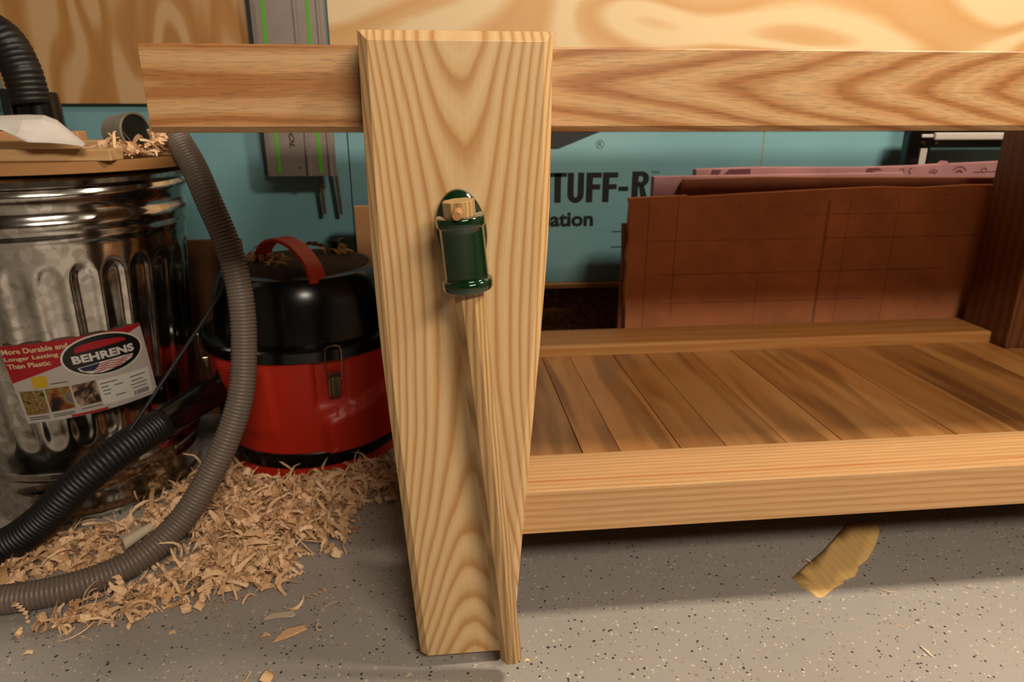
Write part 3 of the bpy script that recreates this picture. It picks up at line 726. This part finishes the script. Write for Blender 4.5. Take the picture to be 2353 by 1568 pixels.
# carry handle: arched band
hc = [(-.410, 1.605, .460), (-.402, 1.59, .488), (-.378, 1.565, .513), (-.345, 1.53, .523), (-.310, 1.50, .513), (-.278, 1.468, .485), (-.262, 1.446, .452), (-.258, 1.438, .437)]
hs = spline(hc, .008); rings = []
for i, p in enumerate(hs):
    T = (hs[min(i+1, len(hs)-1)]-hs[max(i-1, 0)]).normalized(); Sd = Vector((.66, .75, 0)).normalized(); Sd = (Sd-T*Sd.dot(T)).normalized(); Nn = T.cross(Sd)
    rings.append([p+Sd*a*.021+Nn*b*.0045 for a, b in ((-1, -.6), (-.9, -1), (.9, -1), (1, -.6), (1, .6), (.9, 1), (-.9, 1), (-1, .6))])
MB().loft(rings).build('carry_handle', 'handle_red', vc, smooth=True, angle=40, label='bright red arched handle')
# latches
def latch(phi):
    dx, dy = math.cos(phi), math.sin(phi); n_ = Vector((dx, dy, 0)); s_2 = Vector((-dy, dx, 0))
    def P(a, r, z): return Vector((VX, VY, 0))+n_*r+s_2*a+Vector((0, 0, z))
    e_ = MB().loft([[P(-.013, .2225, z0), P(.013, .2225, z0), P(.013, r1, z0), P(-.013, r1, z0)] for z0, r1 in ((.205, .2290), (.250, .2320), (.262, .236))]).build('latch', 'chrome', vc, bevel=.0015, label='metal toggle latch')
    MB().loft([[P(-.005, .229, z0), P(.005, .229, z0), P(.005, r1, z0), P(-.005, r1, z0)] for z0, r1 in ((.212, .2315), (.250, .2345))]).build('latch_rib', 'chrome', e_, bevel=.001)
    wr = spline([P(-.015, .234, .245), P(-.017, .237, .28), P(-.016, .237, .315), P(-.008, .236, .322), P(.008, .236, .322), P(.016, .237, .315), P(.017, .237, .28), P(.015, .234, .245)], .004)
    MB().tube(wr, .0016, 8).build('wire_loop', 'chrome', e_, smooth=True)
latch(-PI/2+.40); latch(-PI/2-1.25)
# inlet port and cord hook
MB().lathe([(.046, -.04), (.046, .010), (.043, .014), (.038, .016)], (-.475, 1.50, .205), 40, axis=(-.75, -.62, 0)).build('inlet_port', 'black', vc, smooth=True)
MB().box(-.50, -.455, 1.44, 1.50, .10, .255).build('port_housing', 'black', vc, bevel=.01)
MB().prism([(-.265, .44), (-.262, .495), (-.248, .495), (-.215, .455), (-.215, .44)], 1.66, 1.68).build('cord_hook', 'blackm', vc, bevel=.002)

# ------------------------------------------------------------------ shavings
def shaving(kind, r):
    """ribbon centred at the origin; returns verts, faces"""
    vs, fs = [], []
    if kind == 'curl':
        n = r.randint(9, 16); w_ = r.uniform(.006, .014); r0 = r.uniform(.003, .007); turns = r.uniform(.8, 1.9); pitch_ = r.uniform(-.006, .012)
        C = [(r0*(1+.5*t)*math.cos(t*turns*2*PI), r0*(1+.5*t)*math.sin(t*turns*2*PI), pitch_*t) for t in [i/n for i in range(n+1)]]
        W = [Vector((0, 0, w_*(.5+.5*math.sin(PI*min(1, .15+i/n))))) for i in range(n+1)]
    elif kind == 'zig':
        n = r.randint(7, 12); w_ = r.uniform(.005, .011); l_ = r.uniform(.018, .042)
        C = [(l_*(i/n-.5), r.uniform(-.0015, .0015)+(.0022 if i % 2 else -.0022), .004*math.sin(i/n*PI)) for i in range(n+1)]
        W = [Vector((0, .25, 1)).normalized()*w_*r.uniform(.6, 1.) for i in range(n+1)]
    elif kind == 'strip':
        n = 7; w_ = r.uniform(.003, .008); l_ = r.uniform(.02, .05); bd = r.uniform(-1.6, 1.6); tw = r.uniform(-2., 2.)
        C = [(l_*(i/n-.5), bd*l_*((i/n-.5)**2), .006*math.sin(i/n*PI*r.uniform(.8, 1.2))) for i in range(n+1)]
        W = [Vector((0, math.sin(tw*i/n), math.cos(tw*i/n)))*w_*(.35+.65*math.sin(PI*(i+.6)/(n+1.2))) for i in range(n+1)]
    elif kind == 'splinter':
        n = 5; w_ = r.uniform(.001, .0022); l_ = r.uniform(.02, .05); bd = r.uniform(-.9, .9)
        C = [(l_*(i/n-.5), bd*l_*((i/n-.5)**2), .003*math.sin(i/n*PI)) for i in range(n+1)]
        W = [Vector((0, 1, .4)).normalized()*w_*(.2+.8*math.sin(PI*(i+.5)/(n+1))) for i in range(n+1)]
    else:
        n = 5; w_ = r.uniform(.010, .018); l_ = r.uniform(.014, .028); cv = r.uniform(.002, .006)
        C = [(l_*(i/n-.5), 0, cv*math.sin(i/n*PI)) for i in range(n+1)]
        W = [Vector((r.uniform(-.1, .1), 1, 0)).normalized()*w_*r.uniform(.75, 1.) for i in range(n+1)]
    for i, (c_, q) in enumerate(zip(C, W)):
        c_ = Vector(c_); bul = Vector((0, 0, 0)) if kind != 'chip' else Vector((0, 0, .0008))
        vs += [c_-q*.5, c_+bul+q*.0, c_+q*.5]
    for i in range(len(C)-1):
        a = i*3; b = a+3
        fs += [(a, a+1, b+1, b), (a+1, a+2, b+2, b+1)]
    return vs, fs
def place(vs, x, y, z, r, flat=.6, sc=1.):
    R = Matrix.Rotation(r.uniform(0, 2*PI), 3, 'Z') @ Matrix.Rotation(r.gauss(0, flat), 3, 'X') @ Matrix.Rotation(r.gauss(0, flat), 3, 'Y')
    q = [R @ (v*sc) for v in vs]; mz = min(v.z for v in q)
    return [v+Vector((x, y, z-mz)) for v in q]
KINDS = ['curl', 'zig', 'zig', 'strip', 'strip', 'strip', 'strip', 'splinter', 'splinter', 'chip']
def heap(name, blobs, label, floorz, mask=None, seed=3):
    r = random.Random(seed); mb = MB()
    for cx, cy, sx, sy, cnt, hh in blobs:
        k = 0
        while k < cnt:
            a, b = r.gauss(0, 1), r.gauss(0, 1)
            if a*a+b*b > 5: continue
            x, y = cx+a*sx, cy+b*sy
            if mask and not mask(x, y): k += .2; continue
            z = floorz+hh*math.exp(-(a*a+b*b)*.45)*r.random()**.6
            vs, fs = shaving(r.choice(KINDS), r); mb.add(place(vs, x, y, z, r, .7, r.uniform(.85, 1.6)), fs); k += 1
    return tag(mb.build(name, 'shaving'), label, 'wood shavings', kind='stuff')
def clear(x, y):
    if math.hypot(x-CX, y-CY) < .225: return False
    if math.hypot(x-VX, y-VY) < .215: return False
    if x > -.105 or y > 1.56: return False
    return True
# a low mound under the loose shavings
heap('wood_shavings', [(-.36, 1.27, .085, .060, 620, .045), (-.25, 1.34, .07, .045, 330, .020), (-.50, 1.36, .04, .06, 330, .050), (-.52, 1.28, .05, .06, 260, .040), (-.33, 1.18, .07, .055, 420, .035),
                       (-.40, 1.08, .06, .045, 330, .028), (-.57, 1.22, .06, .04, 130, .010), (-.68, 1.19, .07, .03, 130, .010), (-.78, 1.14, .07, .05, 160, .010), (-.62, 1.10, .07, .04, 90, .006),
                       (-.50, 1.02, .06, .03, 110, .012), (-.19, 1.40, .04, .045, 160, .02), (-.60, .975, .05, .02, 45, .010)],
     'thick heap of pale curly wood shavings on the floor before the vacuum', 0., clear)
heap('wood_shavings', [(-.545, 1.34, .018, .025, 45, .016), (-.520, 1.40, .014, .022, 45, .040), (-.60, 1.365, .03, .015, 22, .006)],
     'small heap of wood shavings on the round board of the can', .7062, lambda x, y: math.hypot(x+.766, y-1.487) < .262 and (y > 1.345 or x > -.552) and y < 1.45, 5)
heap('wood_shavings', [(-.40, 1.58, .03, .03, 14, .003), (-.27, 1.66, .04, .03, 10, .002), (-.36, 1.52, .015, .02, 6, .003)], 'few wood shavings lying on the dusty vacuum head', .464, lambda x, y: math.hypot(x-VX, y-VY) < .13, 9)

# single shavings round the heap
GS = 'single wood shavings scattered on the floor'
def single(kind, seed, x, y, rot, label, sc=1., tilt=(0, 0), name='wood_shaving', mat='shaving', z=0.):
    r = random.Random(seed); vs, fs = shaving(kind, r)
    R = Matrix.Rotation(rot, 3, 'Z') @ Matrix.Rotation(tilt[0], 3, 'X') @ Matrix.Rotation(tilt[1], 3, 'Y')
    q = [R @ (v*sc) for v in vs]; mz = min(v.z for v in q)
    o = MB().add([v+Vector((x, y, z-mz+.0003)) for v in q], fs).build(name, mat)
    m_ = o.modifiers.new('sol', 'SOLIDIFY'); m_.thickness = .0004
    return tag(o, label, 'wood shaving', GS)
def flatpiece(name, poly, z, label, mat='shaving', bend=.004, cat='wood shaving', grp=GS):
    # a thin curved sheet: polygon in x,y, triangulated, lifted by a gentle bend
    bm = bmesh.new(); vs = [bm.verts.new((x, y, 0)) for x, y in poly]; f = bm.faces.new(vs)
    x0 = min(p[0] for p in poly); x1 = max(p[0] for p in poly); y0 = min(p[1] for p in poly); y1 = max(p[1] for p in poly)
    for k in range(1, 8):
        bmesh.ops.bisect_plane(bm, geom=bm.verts[:]+bm.edges[:]+bm.faces[:], plane_co=(x0+(x1-x0)*k/8, 0, 0), plane_no=(1, 0, 0))
    for k in range(1, 6):
        bmesh.ops.bisect_plane(bm, geom=bm.verts[:]+bm.edges[:]+bm.faces[:], plane_co=(0, y0+(y1-y0)*k/6, 0), plane_no=(0, 1, 0))
    bm.verts.index_update()
    mb = MB().add([(v.co.x, v.co.y, z+.0004+bend*(1-math.cos(1.0*(v.co.x-x0)/(x1-x0)*PI))*.5) for v in bm.verts], [tuple(v.index for v in f.verts) for f in bm.faces]); bm.free()
    o = mb.build(name, mat, smooth=True); m_ = o.modifiers.new('sol', 'SOLIDIFY'); m_.thickness = .0005
    return tag(o, label, cat, grp)
flatpiece('wood_shaving', [(.600, .960), (.606, .948), (.604, .938), (.612, .928), (.616, .909), (.628, .906), (.660, .926), (.684, .937), (.688, .944), (.712, .950), (.730, .968), (.734, .975), (.762, .992), (.79, 1.018), (.815, 1.045), (.840, 1.075), (.850, 1.105), (.822, 1.112), (.79, 1.102), (.745, 1.066), (.70, 1.030), (.64, .990)],
          0, 'large flat veneer-like shaving lying half under the bench', 'veneer', .005)
flatpiece('wood_shaving', [(-.312, .945), (-.302, .960), (-.262, .962), (-.255, .950), (-.262, .944), (-.285, .947)], .003, 'pale flat shaving in the small cluster before the vise', 'cream', .003)
flatpiece('wood_shaving', [(-.284, .895), (-.270, .922), (-.238, .926), (-.232, .912), (-.250, .903)], .001, 'squarish wavy chip at the front of the small cluster', 'shaving', .006)
single('zig', 21, -.232, .995, .75, 'accordion-folded shaving at the back of the small cluster', 1.35, (.9, 0))
single('strip', 22, -.300, .905, .85, 'narrow rolled shaving at the left of the small cluster', 1.0, (1.2, 0))
single('strip', 23, -.262, .975, .7, 'thin curled strip linking the small cluster', .8, (1.1, 0))
single('splinter', 24, -.205, .975, .6, 'hair-thin splinter beside the small cluster', .9)
single('curl', 25, -.216, .922, .2, 'tiny pale curl right of the small cluster', .55, (1.3, .2))
single('chip', 26, -.446, .935, .4, 'small lone chip left of the small cluster', .6)
single('chip', 27, -.650, .912, .3, 'small pale chip below the grey hose at the far left', .6)
single('strip', 28, -.615, .955, .8, 'pale curved shaving just in front of the grey hose', 1.1, (1.2, 0))
single('zig', 29, -.565, .965, .35, 'ribbed rolled shaving in front of the grey hose', 1.5, (1.2, 0))
single('strip', 30, -.575, .932, -.3, 'ragged shaving strip in front of the grey hose', .9, (1.3, 0))
single('zig', 31, -.368, 1.000, .25, 'ribbed rolled shaving at the front edge of the heap', 1.6, (1.2, 0))
single('strip', 32, -.335, 1.02, 1.0, 'pointed shaving leaning off the front edge of the heap', 1.1, (.9, 0))
single('chip', 33, -.272, .820, 1.3, 'pointed shaving cut off by the bottom edge of the view', 1.1, (.5, .2))
single('strip', 34, -.312, .818, .5, 'shaving at the bottom edge, left of the pointed one', 1.0, (1.2, 0))
single('chip', 35, -.068, .808, .3, 'tiny white chip on the floor in front of the vise', .45, mat='cream')
single('splinter', 36, .745, .908, -.5, 'pale splinter right of the large flat shaving', .75)
single('splinter', 37, .719, .772, -1.4, 'long thin splinter on the floor at the lower right', 1.25)
single('splinter', 38, .714, .828, -1.0, 'short brown splinter near the lower right long one', .55)
single('strip', 39, .893, .905, -.6, 'small pale curl on the floor at the far right', .42, (1.2, 0))
single('strip', 40, .650, 1.0, -.4, 'tiny curl just left of the large flat shaving', .4, (1.2, 0))
single('chip', 41, .985, 1.072, -.4, 'tiny shaving at the edge of the bench shadow, far right', .42)
single('splinter', 42, .570, .852, -.5, 'faint tiny splinter in the middle of the right floor', .5)
single('splinter', 43, -.16, .955, .7, 'faint thin splinter left of the vise foot', .4)
single('chip', 44, .108, .818, .2, 'tiny chip right beside the vise handle end', .4)
# white folded strips beside the grey hose
mb = MB()
pts = [(-.655, 1.135), (-.630, 1.165), (-.600, 1.172), (-.585, 1.160)]
flatpiece('paper_roll', [(-.612, 1.150), (-.628, 1.190), (-.600, 1.215), (-.585, 1.19), (-.582, 1.160)], .024, 'crumpled cream paper piece behind the grey hose', 'cream', .012, 'paper', None)
MB_ = MB(); ax = Vector((.75, .6, .28)).normalized()
rr_ = []
for h in (0, .012, .03, .052): rr_.append([Vector((-.598, 1.138, .034))+ax*h+(Vector((0, 0, 1))*math.cos(a)+ax.cross(Vector((0, 0, 1)))*math.sin(a))*(.0125-.004*h/.05) for a in [i*2*PI/20 for i in range(20)]])
o = MB_.loft(rr_).build('paper_roll', 'cream', smooth=True); tag(o, 'rolled white paper tube resting against the grey hose', 'paper')
